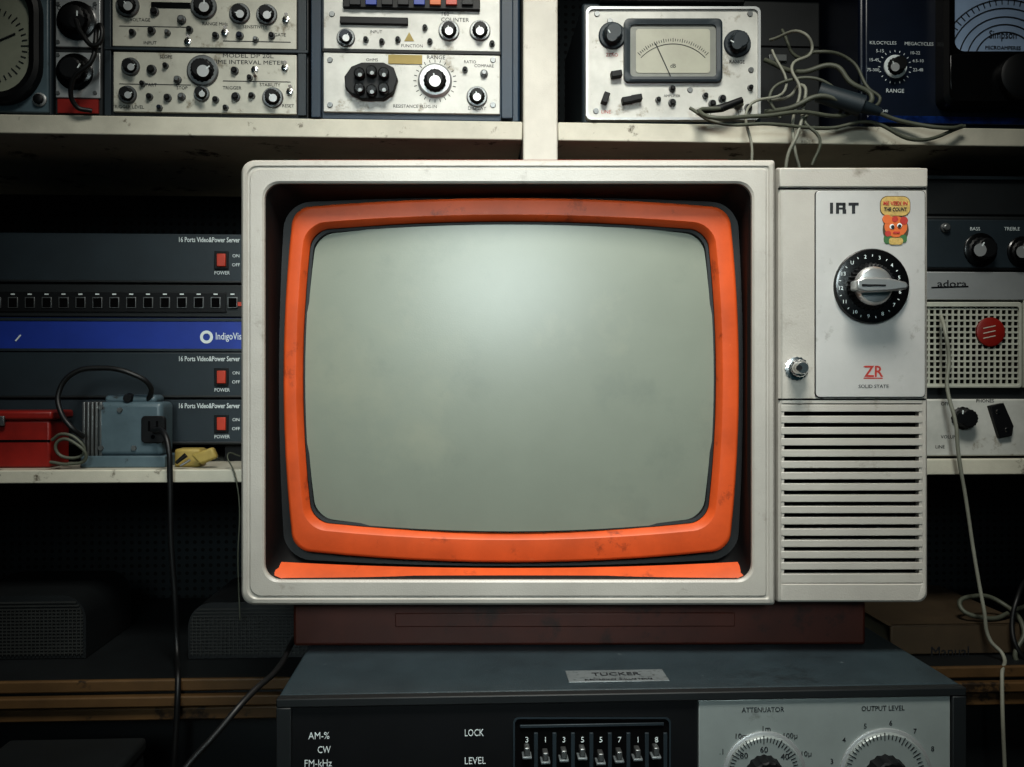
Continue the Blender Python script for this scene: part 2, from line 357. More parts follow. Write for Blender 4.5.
# ------------------------------------------------------------------ SIGNAL GENERATOR UNDER TV
G=Asm('signal_generator',DV,620,'D',0.13)
G.part('case',devtop,0.003,2)
xl=DV.loc(277,700,0).x; xr=DV.loc(964,690,0).x; zt=DV.Z['D']; zb=DV.Z['T']+0.012
G.rawbox('case',xl,xr,0.004,0.25,zb,zt)
G.part('front_rim',darkcase,0.001)
G.rawbox('front_rim',xl,xr,-0.004,0.006,zt-0.0075,zt-0.0005)
G.rawbox('front_rim',xl,xl+0.012,-0.004,0.006,zb,zt-0.0075); G.rawbox('front_rim',xr-0.012,xr,-0.004,0.006,zb,zt-0.0075)
G.rawbox('front_rim',xl,xr,-0.004,0.006,zb,zb+0.008)
G.part('black_panel',blackp); xm=DV.loc(697,730,0).x
G.rawbox('black_panel',xl+0.012,xm,0.0,0.006,zb+0.008,zt-0.0075)
G.part('silver_panel',devpanel,0.0006); G.rawbox('silver_panel',xm+0.001,xr-0.0125,-0.0015,0.006,zb+0.008,zt-0.008)
G.part('feet',blackp,0.002)
for x in (xl+0.04,xr-0.04):
    for y in (0.03,0.22): G.rawbox('feet',x-0.012,x+0.012,y-0.012,y+0.012,DV.Z['T'],zb)
G.part('name_plate',labelmetal,0.0003)
def toploc(px,py):
    z=DV.Z['D']; k_=z*F/(CY-py); wx=k_*(px-CX)/F; wy=k_-D
    c,si=math.cos(DV.r),math.sin(DV.r); return Vector((wx*c+(wy-DV.y0)*si, -wx*si+(wy-DV.y0)*c, z))
a=toploc(569,683); b=toploc(662,670)
G.rawbox('name_plate',a.x,b.x,a.y,b.y,zt,zt+0.0008)
for body,size,f_,off in (('TUCKER',0.011,0.60,0.0),('ELECTRONICS  DALLAS TEXAS',0.0042,0.15,0)):
    c=bpy.data.curves.new('plate_text','FONT'); c.body=body; c.align_x='CENTER'; c.align_y='CENTER'; c.size=size; c.extrude=0.0002; c.materials.append(ink); c.offset=off
    o=bpy.data.objects.new('plate_text',c); sc.collection.objects.link(o); o.parent=G.root; o.location=Vector(((a.x+b.x)/2,a.y*(1-f_)+b.y*f_,zt+0.001))-G.a
for t,x,y,h,w in (('AM-%',319,736,7,21),('CW',324,750,7,13),('FM-kHz',318,763.5,7,27),('LOCK',474,733,7,19),('LEVEL',475,761,7,21)):
    G.text(t,x,y,h,inkw,0,w)
G.text('ATTENUATOR',763,710,5,ink,-0.0015,43); G.text('OUTPUT LEVEL',883,708.5,5,ink,-0.0015,44)
G.part('switch_window',gapdark,0.0005); G.rrect('switch_window',513,717,671,800,6,-0.001,0.004)
G.part('switch_frame',slate)
G.loft('switch_frame',[G.loop(513,717,671,800,6,-0.0005),G.loop(513,717,671,800,6,-0.003),G.loop(515,719,669,798,5,-0.003),G.loop(515,719,669,798,5,-0.0005)])
G.part('slider_rails',slate,0.0004); G.part('slider_levers',steel,0.0008); G.part('lever_tips',labelmetal,0.0005)
G.box('slider_rails',520,724,664,727,-0.0025,0.002)
for i in range(8):
    x=527+i*18.5
    G.box('slider_rails',x+7,733,x+11,796,-0.0028,0.002)
    G.text('31355718'[i],x,740,5.5,inkw,-0.0012)
    G.box('slider_levers',x-2.5,748+(i*5)%7,x+3,756+(i*5)%7,-0.011,0.010)
    G.box('lever_tips',x-4.5,757+(i*5)%7,x+5,759.5+(i*5)%7,-0.012,0.011)
G.part('dial_bezels',alu); G.part('dial_faces',devpanel); G.part('dial_ticks',ink)
for cx,cy,r in ((764,773,42),(885,775,47)):
    G.lathe('dial_bezels',cx,cy,[(r,0),(r,0.0015),(r-1.5,0.002)],-0.0015,64)
    G.lathe('dial_faces',cx,cy,[(r-4,0),(r-4,0.004),(r-5,0.005)],-0.0025,64)
    for i in range(60):
        a=i*6; G.rbox('dial_ticks',cx,cy,5 if i%5 else 8,0.8,a,-0.0079,0.0006,off=r-9)
    G.part('dial_hubs',blackp); G.lathe('dial_hubs',cx,cy,[(r*0.45,0),(r*0.42,0.012),(r*0.38,0.013)],-0.0075,32,flute=1)
for i,(n) in enumerate(['3','4','5','6','7','8']):
    a=math.radians(165-i*27); G.text(n,885+55*math.cos(a),775-52*math.sin(a),5,ink,-0.0015)
for n,x,y in (('10m',741,736.5),('1m',766,729),('100µ',790,736),('10µ',806,754),('.1',722,752)): G.text(n,x,y,5.5,ink,-0.0015)
for n,x,y in (('80',744,750),('60',764,744),('40',785,751)): G.text(n,x,y+6,6,ink,-0.0076)
G.finish()

W=Asm('work_table',DV,620,'T',0.1)
W.part('table_top',wood,0.003); W.rawbox('table_top',-0.55,0.75,-0.12,0.27,DV.Z['T']-0.03,DV.Z['T'])
W.part('table_legs',darkcase,0.002)
for x in (-0.5,0.68):
    for y in (-0.09,0.2): W.rawbox('table_legs',x,x+0.045,y,y+0.045,-H,DV.Z['T']-0.03)
W.part('apron',wood); W.rawbox('apron',-0.49,0.72,-0.08,-0.06,DV.Z['T']-0.10,DV.Z['T']-0.03)
W.finish()
A=Asm('tool_case',DV,100,'T',0.17); A.part('case_body',darkcase,0.004)
z0=DV.Z['T']; A.rawbox('case_body',-0.52,-0.38,0.15,0.255,z0,z0+0.055); A.part('case_lid',darkcase,0.005); A.rawbox('case_lid',-0.522,-0.378,0.148,0.257,z0+0.056,z0+0.072)
A.part('case_handle',blackp,0.002); A.rawbox('case_handle',-0.47,-0.42,0.135,0.148,z0+0.05,z0+0.06); A.finish()

# ------------------------------------------------------------------ SHELVING
x522=SH.loc(522.5,60,0).x; x558=SH.loc(558,60,0).x; ZS=SH.Z['S']; ZB=SH.Z['B']
def shelf(name,xa,xb,ztop,th,y0,y1,mat=shelfw):
    A=Asm(name,SH,512,383,0); A.part('board',mat,0.0015); A.rawbox('board',xa,xb,y0,y1,ztop-th,ztop); return A
shelf('wall_shelf',-1.55,x522,ZS,0.023,0,0.36).finish()
shelf('wall_shelf',x558,1.55,ZS,0.023,0,0.36).finish()
shelf('wall_shelf',-1.55,x522,SH.Z['L'],0.016,0,0.36).finish()
shelf('wall_shelf',x558,1.55,SH.Z['R'],0.020,0,0.36).finish()
A=Asm('shelf_post',SH,540,383,0); A.part('post',postw,0.002); A.rawbox('post',x522+0.0005,x558-0.0005,-0.003,0.05,ZB,1.3)
A.finish()
A=Asm('workbench',SH,512,'B',0.1); A.part('bench_top',darkcase,0.002); A.rawbox('bench_top',-1.55,1.55,-0.045,0.36,ZB-0.03,ZB-0.001)
A.part('edge_moulding',wood,0.002)
A.rawbox('edge_moulding',-1.55,1.55,-0.052,-0.045,ZB-0.013,ZB+0.001); A.rawbox('edge_moulding',-1.55,1.55,-0.058,-0.045,ZB-0.029,ZB-0.0165); A.rawbox('edge_moulding',-1.55,1.55,-0.050,-0.045,ZB-0.047,ZB-0.032)
A.part('bench_front',darkcase); A.rawbox('bench_front',-1.55,1.55,0.0,0.02,-H+0.1,ZB-0.03)
A.part('bench_legs',darkcase); 
for x in (-1.5,-0.75,0.8,1.45): A.rawbox('bench_legs',x,x+0.05,0.03,0.08,-H,ZB-0.03)
A.finish()
def room(name,mat,xa,xb,ya,yb,za,zb):
    A=Asm(name,SH,512,383,0); A.part(name+'_surface',mat); A.rawbox(name+'_surface',xa,xb,ya,yb,za,zb)
    r=A.finish(); ch=[o for o in bpy.data.objects if o.parent==r][0]
    ch.parent=None; ch.location=r.location; ch.rotation_euler=r.rotation_euler; bpy.data.objects.remove(r); ch.name=name
room('wall_back',peg,-1.6,1.6,0.365,0.40,-H,1.35)
room('wall_left',wallmat,-1.65,-1.6,-2.2,0.40,-H,1.35)
room('wall_right',wallmat,1.6,1.65,-2.2,0.40,-H,1.35)
room('floor',concrete,-1.65,1.65,-2.2,0.40,-H-0.05,-H)
room('ceiling',wallmat,-1.65,1.65,-2.2,0.40,1.35,1.40)

# ------------------------------------------------------------------ TOP SHELF INSTRUMENTS
f=0.004
A=Asm('panel_meter',SH,0,'S',0.1); A.part('case',slate,0.004,3); A.box('case',-70,-30,49,'S',f+0.004,0.2,0)
A.part('face_plate',trafo,0.002); A.box('face_plate',-68,-28,47,111,f,0.006,0)
A.part('bezel',blackp); A.loft('bezel',[A.loop(-66,-24,42,104,38,f,0,0),A.loop(-66,-24,42,104,38,f-0.012,0,0),A.loop(-62,-20,38,100,36,f-0.015,0,0),A.loop(-56,-14,32,94,32,f-0.012,0,0),A.loop(-56,-14,32,94,32,f-0.002,0,0)])
A.part('dial_face',dialface); A.loft('dial_face',[A.loop(-57,-15,33,95,32,f-0.001,0,0),A.loop(-57,-15,33,95,32,f-0.004,0,0)],False,True)
A.part('dial_ticks',ink)
for i in range(40): A.rbox('dial_ticks',-12,45,5 if i%5 else 8,0.8,i*9,f-0.0052,0.001,off=36)
A.rbox('dial_ticks',-12,45,30,1.2,25,f-0.006,0.001,off=14)
A.jack(40,100,7,f,blackp,alu)
A.finish()
A=Asm('variac_control_box',SH,76,'S',0.1); A.part('case',darkcase,0.003); A.box('case',51,-30,101,'S',f+0.003,0.18,0)
A.part('plates',alu,0.001); A.box('plates',54,-20,99,46,f,0.004,0); A.box('plates',54,51,99,97,f,0.004,0)
A.part('warning_label',redbox); A.box('warning_label',56,98,97,112,f,0.004,0)
A.knob(77,21,15,f,0.016,90,skirt=blackg,cap=blackp); A.knob(75,72,14,f,0.016,60,skirt=blackg,cap=blackp)
A.part('screws',steel)
for x in (58,95):
    for y in (4,42,55,93): A.lathe('screws',x,y,[(2.2,0),(2,0.001)],f,10)
A.text('OFF',62,8,4,ink,f); A.text('ON',92,8,4,ink,f)
A.finish()
cable('control_box_lead',SH,[(76,20,-0.02),(82,34,-0.03),(97,45,-0.035),(99,25,-0.03),(92,60,-0.03),(73,80,-0.025),(76,106,-0.012),(92,111,-0.006)],0.0028,cableblk)
A=Asm('time_interval_meter',SH,205,'S',0.1); A.part('case',darkcase,0.002); A.box('case',103,-45,308,'S',f+0.004,0.25,0)
A.part('rack_frame',slate,0.001); A.box('rack_frame',103,47.5,308,51,f-0.002,0.01,0); A.box('rack_frame',103,-30,110,115,f-0.001,0.01,0); A.box('rack_frame',297,-30,306,115,f-0.001,0.01,0)
A.part('module_panels',panelw,0.0008); A.box('module_panels',111,-30,296,46.5,f,0.006,0); A.box('module_panels',112,52,296,112,f,0.006,0)
for x,y,r in ((128,6,9),(204,7,10),(240,14,8),(267,15,8),(131,67,7),(203,71,12),(273,98,8),(128,95,7),(202,94,6)):
    A.knob(x,y,r,f,0.013,random.choice([40,90,130,160]),skirt=steel)
for x,y,r in ((133,33,3.5),(152,31,4),(168,33,3),(182,20,4.5),(155,12,4.5),(152,70,5),(166,66,3),(178,80,4),(235,71,4),(250,78,3),(168,98,4),(150,97,3.5),(182,97,4),(216,100,3.5),(236,97,4.5),(252,96,3.5),(216,36,3.5),(240,36,4),(256,40,3),(272,36,3.5),(143,84,3),(160,108,3),(226,108,3),(190,30,3.5)):
    A.jack(x,y,r,f,random.choice([blackp,blackp,navy,steel]))
for x,y in ((225,33),(255,70),(290,92),(286,20),(188,42),(285,68)): A.toggle(x,y,f,random.choice([1,-1]))
A.text('MODEL DP 20L',248,56,4,ink,f,50); A.text('TIME INTERVAL METER',248,62.5,4,ink,f,72)
for t,x,y in (('TRIGGER LEVEL',128,107),('START',150,85),('STOP',182,88),('SLOPE',166,57),('TRIGGER',232,88),('STABILITY',270,85),('VOLTAGE',140,20),('RANGE MHz',215,24),('SENSITIVITY',255,27),('GATE',280,35),('INPUT',150,43),('RESET',288,106)): A.text(t,x,y,3.2,ink,f)
A.part('print_lines',ink)
for x0,y0,x1,y1 in ((118,83,190,83.8),(118,25,190,25.8),(222,80,290,80.8),(222,40,290,40.8)): A.box('print_lines',x0,y0,x1,y1,f-0.0003,0.0004,0)
A.part('display_windows',blackg,0.0005); A.box('display_windows',150,1,190,7,f-0.001,0.002,0)
A.finish()
A=Asm('frequency_counter',SH,418,'S',0.1); A.part('case',blueframe,0.003); A.box('case',311,-45,520.5,'S',f+0.004,0.25,0)
A.part('side_rails',blueframe,0.0012); A.box('side_rails',311,-40,321.5,118,f-0.006,0.012,0); A.box('side_rails',501,-40,513,119,f-0.006,0.012,0)
A.part('module_panels',panelw2,0.0008); A.box('module_panels',323,-35,500,49,f,0.006,0); A.box('module_panels',323,52.5,500,112,f,0.006,0)
A.part('rail',blackp); A.box('rail',322,49.3,501,52.2,f-0.0015,0.005,0)
A.part('pushbutton_bank',blackp,0.0008); A.box('pushbutton_bank',343,-2,480,9,f-0.006,0.008,0); A.box('pushbutton_bank',340,17,408,24,f-0.005,0.007,0)
cols=[ink,encblue,ink,ink,encblue,orangeink,red,ink]
for i in range(8):
    n=A.part('button_%s'%cols[i].name,cols[i],0.0005); A.box(n,350+i*16,0.5,361+i*16,6.5,f-0.010,0.006,0)
A.knob(346,38,7,f,0.012,70,body=navy,skirt=steel); A.knob(449,31,8,f,0.013,100,skirt=steel); A.knob(480,31,8,f,0.013,100,skirt=steel)
for x,y in ((366,40),(382,42),(398,40),(492,44),(430,42),(425,28)): A.jack(x,y,3,f)
A.part('yellow_triangle',yellow); prism(A,'yellow_triangle',[(404,40),(414,40),(409,31)],f-0.0006,0.001,0)
A.text('COUNTER',455,20,4,ink,f,28); A.text('160',445,14,4,ink,f); A.text('INPUT',376,32,3,ink,f); A.text('FUNCTION',412,46,3,ink,f)
A.part('calibration_sticker',yellow); A.box('calibration_sticker',388,54,422,63,f-0.0012,0.001,0)
A.part('plug_body',blackp,0.001); prism(A,'plug_body',[(345,78),(352,68),(362,64),(384,64),(394,69),(398,80),(394,93),(384,100),(362,100),(352,95),(346,89)],f-0.010,0.010,0)
for i,(x,y) in enumerate(((360,75),(372,73),(384,75),(360,90),(372,92),(384,90))):
    A.part('plug_posts',blackg); A.lathe('plug_posts',x,y,[(5.5,0),(5.5,0.008),(4.5,0.009)],f-0.010,18); A.part('post_tips',steel); A.lathe('post_tips',x,y,[(2,0),(2,0.001)],f-0.019,10)
A.part('range_scale',ink); 
for i in range(24): A.rbox('range_scale',435,81,3,0.7,i*15,f-0.0004,0.0005,off=20)
A.lathe(A.part('range_skirt',alu),435,81,[(17,0),(17,0.003),(15,0.005)],f,36)
A.knob(435,81,11.5,f-0.005,0.013,100)
A.knob(477,97,8,f,0.013,100,skirt=steel); A.jack(484,74,4,f,steel); A.jack(465,70,3,f)
for t,x,y,h in (('RANGE',436,57.5,4),('DISPLAY',477,108.5,3.5),('COMPARE',484,66,3),('RESISTANCE PLUG-IN',415,106.5,3.2),('OHMS',372,60,3),('RATIO',470,62,3)): A.text(t,x,y,h,ink,f)
A.part('screws',steel)
for x,y in ((330,60),(493,60),(330,105),(493,105),(332,14)): A.lathe('screws',x,y,[(3,0),(2.6,0.0015)],f,12)
A.finish()
A=Asm('analog_voltmeter',SH,674,'S',0.1); A.part('case',slate,0.004,3); A.box('case',583,1,764,'S',f+0.006,0.2,0)
A.part('front_panel',panelw2,0.002); A.rrect('front_panel',586,6,761,119.5,6,f,0.01,0)
A.part('panel_lip',alu); A.loft('panel_lip',[A.loop(586,6,761,119.5,6,f+0.002,0,0),A.loop(586,6,761,119.5,6,f-0.003,0,0),A.loop(588.5,8.5,758.5,117,5,f-0.003,0,0),A.loop(588.5,8.5,758.5,117,5,f+0.001,0,0)])
A.part('meter_bezel',slate); A.loft('meter_bezel',[A.loop(624,19,722,82,5,f,0,0),A.loop(624,19,722,82,5,f-0.006,0,0),A.loop(626,21,720,80,5,f-0.007,0,0),A.loop(630,25,716,77,4,f-0.006,0,0),A.loop(630,25,716,77,4,f-0.003,0,0)])
A.part('meter_inner_frame',M('meter_inner_grey',(120,122,116),0.4)); A.rrect('meter_inner_frame',629,24,717,78,4,f-0.0035,0.003,0)
A.part('meter_face',metergrey); A.rrect('meter_face',636,29,710,73,3,f-0.0042,0.003,0)
A.part('meter_scale',ink)
for i in range(33):
    a=math.radians(135-i*90/32); R=48
    x,y=673+R*math.cos(a),88-R*math.sin(a)
    A.rbox('meter_scale',x,y,4 if i%4==0 else 2.5,0.6,math.degrees(a),f-0.0046,0.0004,ref=0)
    A.rbox('meter_scale',673+44*math.cos(a),88-44*math.sin(a),3,0.6,math.degrees(a)+90,f-0.0046,0.0004,ref=0)
A.rbox('meter_scale',673,82,36,0.8,115,f-0.005,0.0004,off=24,ref=0)
A.text('dB',673,66,4,ink,f-0.0042)
A.knob(612,36,10.5,f,0.018,120,body=slate,skirt=slate,cap=slate); A.knob(737,44,10.5,f,0.018,150,body=slate,skirt=slate,cap=slate)
for x,y in ((617,73),(606,97),(628,99),(637,97)):
    A.part('slide_switches',blackp,0.0008); A.rbox('slide_switches',x,y,11,6,10 if x>606 else 70,f-0.010,0.011); 
for x,y,r in ((672,89,3.5),(672,103,4),(658,100,3),(712,104,4),(737,104,5),(722,99,4),(705,96,3),(750,88,3),(748,108,4)): A.jack(x,y,r,f)
for x,y in ((610,21),(597,14),(750,14),(596,111),(751,70),(690,90)): A.part('screws',steel); A.lathe('screws',x,y,[(3,0),(2.6,0.0015)],f,12)
A.text('ZERO',612,55,3.4,redink,f); A.text('RANGE',737,62,3.4,ink,f); A.text('INPUT',705,113,3.4,ink,f); A.text('AMPLIFIER',672,96,2.6,ink,f); A.text('LINE',606,112,3.4,redink,f)
A.part('handle',blackg,0.001); A.box('handle',600,-8,745,1.5,f-0.004,0.03,0)
A.finish()
A=Asm('equipment_case',SH,820,'S',0.1); A.part('body',darkcase,0.003); A.box('body',772,-40,858,'S',0.12,0.15,0); A.part('latch',steel,0.001); A.box('latch',800,20,820,28,0.116,0.006,0); A.part('lid_line',gapdark); A.box('lid_line',772,10,858,12,0.1195,0.001,0); A.finish()
A=Asm('rf_signal_meter',SH,950,'S',0.1); A.part('case',navy,0.004,3); A.box('case',862,-45,1075,'S',f+0.004,0.2,0)
A.part('front_panel',navy,0.003); A.box('front_panel',866,-42,1072,122,f,0.006,0)
A.part('base_strip',blueglare,0.001); A.box('base_strip',868,116,1070,123.5,f-0.002,0.004,0)
A.knob(895,67,9,f,0.016,110,skirt=inkw)
A.part('scale_ticks',inkw)
for i in range(20): A.rbox('scale_ticks',895,67,2,0.7,i*18,f-0.0004,0.0005,off=16)
for t,x,y,h in (('KILOCYCLES',883,43,3.4),('MEGACYCLES',919,44,3.4),('5-15',880,51,3.2),('15-45',874,60,3.2),('75-300',873,70,3.2),('10-22',915,53,3.2),('4.5-10',918,61,3.2),('22-48',918,70,3.2),('RANGE',895,91,4),('MODEL 340',878,111,2.8)): A.text(t,x,y,h,inkw,f)
A.part('meter_bezel',blackg); A.loft('meter_bezel',[A.loop(937,-40,1070,110,10,f,0,0),A.loop(937,-40,1070,110,10,f-0.02,0,0),A.loop(941,-36,1066,106,9,f-0.024,0,0),A.loop(948,-28,1058,56,10,f-0.020,0,0),A.loop(948,-28,1058,56,10,f-0.006,0,0)])
A.part('meter_face',bluelit); A.rrect('meter_face',947,-30,1059,57,8,f-0.008,0.004,0)
A.part('meter_cover',blackg,0.001); prism(A,'meter_cover',[(942,60),(1064,56),(1064,105),(942,105)],f-0.0235,0.01,0)
A.part('meter_scale',ink)
for R in (64,55,46,38,30):
    for i in range(41):
        a=math.radians(170-i*4); A.rbox('meter_scale',1003+R*math.cos(a),62-R*math.sin(a)*0.95-0,R*0.072,1.0,math.degrees(a)+90,f-0.0088,0.0006,ref=0)
for i in range(25):
    a=math.radians(165-i*6); A.rbox('meter_scale',1003+59*math.cos(a),62-59*math.sin(a),6,0.7,math.degrees(a),f-0.0088,0.0006,ref=0)
A.text('Simpson',1003,35,8,ink,f-0.0085,28); A.text('MICROAMPERES',1003,48,3.6,ink,f-0.0085)
A.lathe(A.part('zero_knob',blackp),1018,78,[(22,0),(22,0.01),(19,0.012)],f-0.0235,36)
A.finish()
cb=[([(742,104,0.0),(725,108,-0.02),(700,112,-0.03),(760,116,-0.035),(800,112,-0.03),(840,116,-0.02),(862,110,-0.012),(905,122,-0.012),(950,128,-0.02),(962,126,-0.012)],0.0026,cableolive),
 ([(765,60,0.04),(800,72,0.0),(835,66,-0.015),(850,82,-0.02),(872,98,-0.025),(858,106,-0.03),(820,96,-0.03),(790,108,-0.02),(765,112,0.0)],0.0032,cableolive),
 ([(768,100,0.02),(790,96,0.0),(801,85,-0.01),(803,110,-0.02),(797,135,-0.025),(788,155,-0.02),(785,180,-0.01)],0.0022,cablegrey),
 ([(770,40,0.05),(805,34,0.0),(812,50,0.0),(792,66,-0.01),(800,90,-0.02),(793,120,-0.02),(795,150,-0.02),(800,170,-0.01)],0.0020,cablegrey),
 ([(772,50,0.01),(785,90,-0.01),(748,108,-0.02),(752,150,-0.02),(750,180,-0.01)],0.0018,cablegrey),
 ([(780,118,-0.01),(770,95,-0.01),(790,80,-0.01),(830,85,-0.02),(842,110,-0.015),(805,118,-0.02),(820,140,-0.025),(812,165,-0.02)],0.0020,cableolive),
 ([(690,108,-0.012),(715,122,-0.03),(770,124,-0.03),(830,128,-0.02),(870,122,-0.02),(915,140,-0.02),(965,126,-0.012)],0.0022,cableolive),
 ([(782,30,0.05),(800,58,0.02),(815,52,0.0),(850,60,0.0),(868,88,-0.01),(880,100,-0.015),(850,110,-0.02)],0.0022,cableolive)]
for p,r,m in cb: cable('test_lead',SH,p,r,m)
A=Asm('coax_adapter',SH,840,98,-0.02); A.part('barrel',slate); A.rod('barrel',(818,92,-0.02),(862,106,-0.03),0.012,0.013,20); A.part('strain_relief',slate); A.rod('strain_relief',(858,105,-0.03),(880,112,-0.03),0.009,0.005,16); A.finish()
A=Asm('bench_clip',SH,725,108,-0.02); A.part('tip',blackp); A.rod('tip',(697,112,-0.018),(722,108,-0.02),0.003,0.005,12); A.rod('tip',(722,108,-0.02),(742,100,-0.02),0.005,0.004,12); A.finish()

# ------------------------------------------------------------------ LEFT RACK STACK
fr=0.10; XL=-80; XR=262
def rackunit(name,y0,y1,mat,front=fr,dep=0.2):
    A=Asm(name,SH,120,y1,0.2); A.part('chassis',mat,0.0015); A.box('chassis',XL,y0,XR,y1,front,dep); return A
def server(y0,y1,feet=False):
    A=rackunit('video_power_server',y0,y1,slate)
    A.part('front_lip',darkcase,0.001); A.box('front_lip',XL,y1-3,XR,y1-0.5,fr-0.003,0.004)
    ym=y0+27*(y1-y0)/50
    A.text('16 Ports Video&Power Server',209,y0+7,5,inkw,fr,60,bold=0.0001)
    A.part('switch_housing',blackp,0.0005); A.box('switch_housing',214,ym-9,228,ym+9,fr-0.003,0.004)
    A.part('red_rocker',red,0.001); A.box('red_rocker',216.5,ym-6.5,225.5,ym+6.5,fr-0.006,0.006)
    A.text('ON',236,ym-4,3.2,inkw,fr); A.text('OFF',236,ym+5,3.2,inkw,fr); A.text('POWER',222,ym+13,3.6,inkw,fr,15)
    if feet:
        A.part('feet',blackp); 
        for x in (-60,60,230):
            zt_=SH.loc(120,y1,fr).z; xx=SH.loc(x,y1,fr).x
            for yy in (fr+0.02,fr+0.16): A.rawbox('feet',xx-0.012,xx+0.012,yy,yy+0.025,SH.Z['L'],zt_)
    A.finish()
server(233,283)
A=rackunit('network_patch_panel',283.6,317,darkcase)
A.part('port_strip',blackp,0.0006); A.box('port_strip',XL,292,226,312,fr-0.002,0.003)
A.part('port_shells',steel,0.0004); A.part('port_holes',gapdark); A.part('port_leds',inkw)
for i in range(17):
    x=-38+i*16.9
    A.box('port_shells',x-5,297,x+5,308,fr-0.0035,0.002); A.box('port_holes',x-4,298,x+4,307.2,fr-0.0038,0.001)
    A.box('port_leds',x-2,293.5,x+2,294.8,fr-0.0026,0.001)
A.part('red_led',red); A.box('red_led',234,302,242,306,fr-0.002,0.003)
A.finish()
A=rackunit('video_encoder_unit',317.6,351.5,encblue)
A.text('IndigoVision',233,336.5,7,inkw,fr,34,bold=0.0001)
A.part('logo_ring',inkw); A.loft('logo_ring',[A.loop(200,330.5,213,343.5,6.4,fr),A.loop(200,330.5,213,343.5,6.4,fr-0.0006),A.loop(203,333.5,210,340.5,3.4,fr-0.0006),A.loop(203,333.5,210,340.5,3.4,fr)])
A.rbox('logo_ring',18,338,8,1.5,50,fr-0.0006,0.001)
A.part('edge_strips',slate,0.0004); A.box('edge_strips',XL,317.8,XR,321,fr-0.001,0.002); A.box('edge_strips',XL,348.5,XR,351.3,fr-0.001,0.002)
A.finish()
server(352,398.5); server(399,445,True)
A=Asm('step_down_transformer',SH,128,'L',0.05); ff=0.034
A.part('housing',trafo,0.006,4); A.box('housing',97,402,162,456,ff,0.045)
A.part('end_bell',trafo,0.005,3); A.box('end_bell',104,395,156,404,ff+0.006,0.034)
A.part('laminations',steel,0.001)
for i in range(5): A.box('laminations',82+i*4.2,402,85+i*4.2,457,ff-0.004+i*0.001,0.052)
A.part('base_plate',trafo,0.0015); A.box('base_plate',80,456,165,'L',ff-0.006,0.056)
A.part('outlet',blackp,0.001); A.rrect('outlet',141,416,165,443,4,ff-0.004,0.006)
A.part('outlet_slots',gapdark); A.box('outlet_slots',148,421,150,431,ff-0.0045,0.001); A.box('outlet_slots',156,421,158,431,ff-0.0045,0.001); A.lathe('outlet_slots',153,437,[(2,0),(2,0.0005)],ff-0.004,12)
A.part('bolts',steel)
for x,y in ((101,407),(120,410),(101,448),(134,448)): A.lathe('bolts',x,y,[(3,0),(2.7,0.002)],ff,6)
A.part('grommet',blackp); A.lathe('grommet',130,398,[(5,0),(4,0.01)],ff+0.01,14)
A.finish()
cable('transformer_cord',SH,[(148,402,0.045),(150,386,0.03),(132,374,0.02),(100,368,0.02),(72,374,0.02),(59,392,0.02),(60,410,0.015),(72,428,0.01),(84,437,0.02)],0.0032,cableblk)
cable('power_cord',SH,[(153,430,0.024),(163,432,0.0),(168,445,-0.01),(170,480,-0.012),(171,540,-0.01),(175,600,-0.008),(177,650,-0.01),(178,680,-0.056),(176,730,-0.064),(172,790,-0.06)],0.0034,cableblk)
A=Asm('red_toolbox',SH,20,'L',0.05); A.part('box_body',redbox,0.003); A.box('box_body',-60,420,50,'L',0.03,0.055); A.part('lid',redbox,0.003); A.box('lid',-62,411,52,420,0.026,0.062); A.part('lid_gap',gapdark); A.box('lid_gap',-60,440,50,442,0.0293,0.001)
A.part('latch',steel,0.001); A.box('latch',-10,416,4,426,0.023,0.004); A.finish()
A=Asm('yellow_power_plug',SH,195,'L',0.03); A.part('plug_body',yellow,0.003); A.box('plug_body',174,449,200,'L',0.03,0.03); prism(A,'plug_body',[(190,455),(212,447),(217,458),(200,465)],0.012,0.012)
A.part('pins',steel); A.rod('pins',(190,460,0.012),(180,466,0.006),0.0015,0.0015); A.part('gland',blackp); A.rod('gland',(186,455,0.006),(176,463,0.004),0.003,0.002); A.finish()
cable('thin_wire',SH,[(240,456,0.02),(228,454,0.005),(234,472,-0.004),(239,500,-0.006),(238,560,-0.004),(240,620,0.0)],0.0009,cableolive)
cable('wire_coil',SH,[(52,440,0.015),(62,434,0.01),(78,440,0.01),(84,452,0.012),(70,458,0.01),(56,450,0.008),(60,440,0.006),(76,444,0.004),(86,458,0.008),(70,464,0.01),(50,462,0.01)],0.002,cableolive)

# ------------------------------------------------------------------ RIGHT STACK
g=0.012
A=Asm('tube_amplifier',SH,1000,270,0.1); A.part('case',darkcase,0.003); A.box('case',915,216,1090,270,g,0.2); A.part('panel',slate,0.001); A.box('panel',918,220,1086,268,g-0.002,0.004)
A.knob(980,250,13,g-0.002,0.018,60,skirt=blackg,cap=alu); A.knob(1022,252,12,g-0.002,0.018,60,skirt=blackg,cap=alu)
A.jack(945,228,5,g-0.002,steel); A.text('BASS',975,229,3.5,inkw,g-0.002); A.text('TREBLE',1012,229,3.5,inkw,g-0.002)
A.finish()
A=Asm('intercom_radio',SH,1000,'R',0.1); A.part('case',darkcase,0.003); A.box('case',915,270.5,1090,'R',g+0.002,0.2)
A.part('trim_strip',alu,0.001); A.box('trim_strip',917,272,1086,300,g-0.004,0.008)
A.part('script_bar',blackp); A.rbox('script_bar',950,287,38,1.4,2,g-0.0045,0.001)
A.text('adora',952,284,7,ink,g-0.004,30,bold=0.0001)
A.part('grille_frame',grillw,0.001)
A.loft('grille_frame',[A.loop(917,302,1022,388,3,g+0.002),A.loop(917,302,1022,388,3,g-0.006),A.loop(922,307,1019,385,3,g-0.006),A.loop(922,307,1019,385,3,g+0.001)])
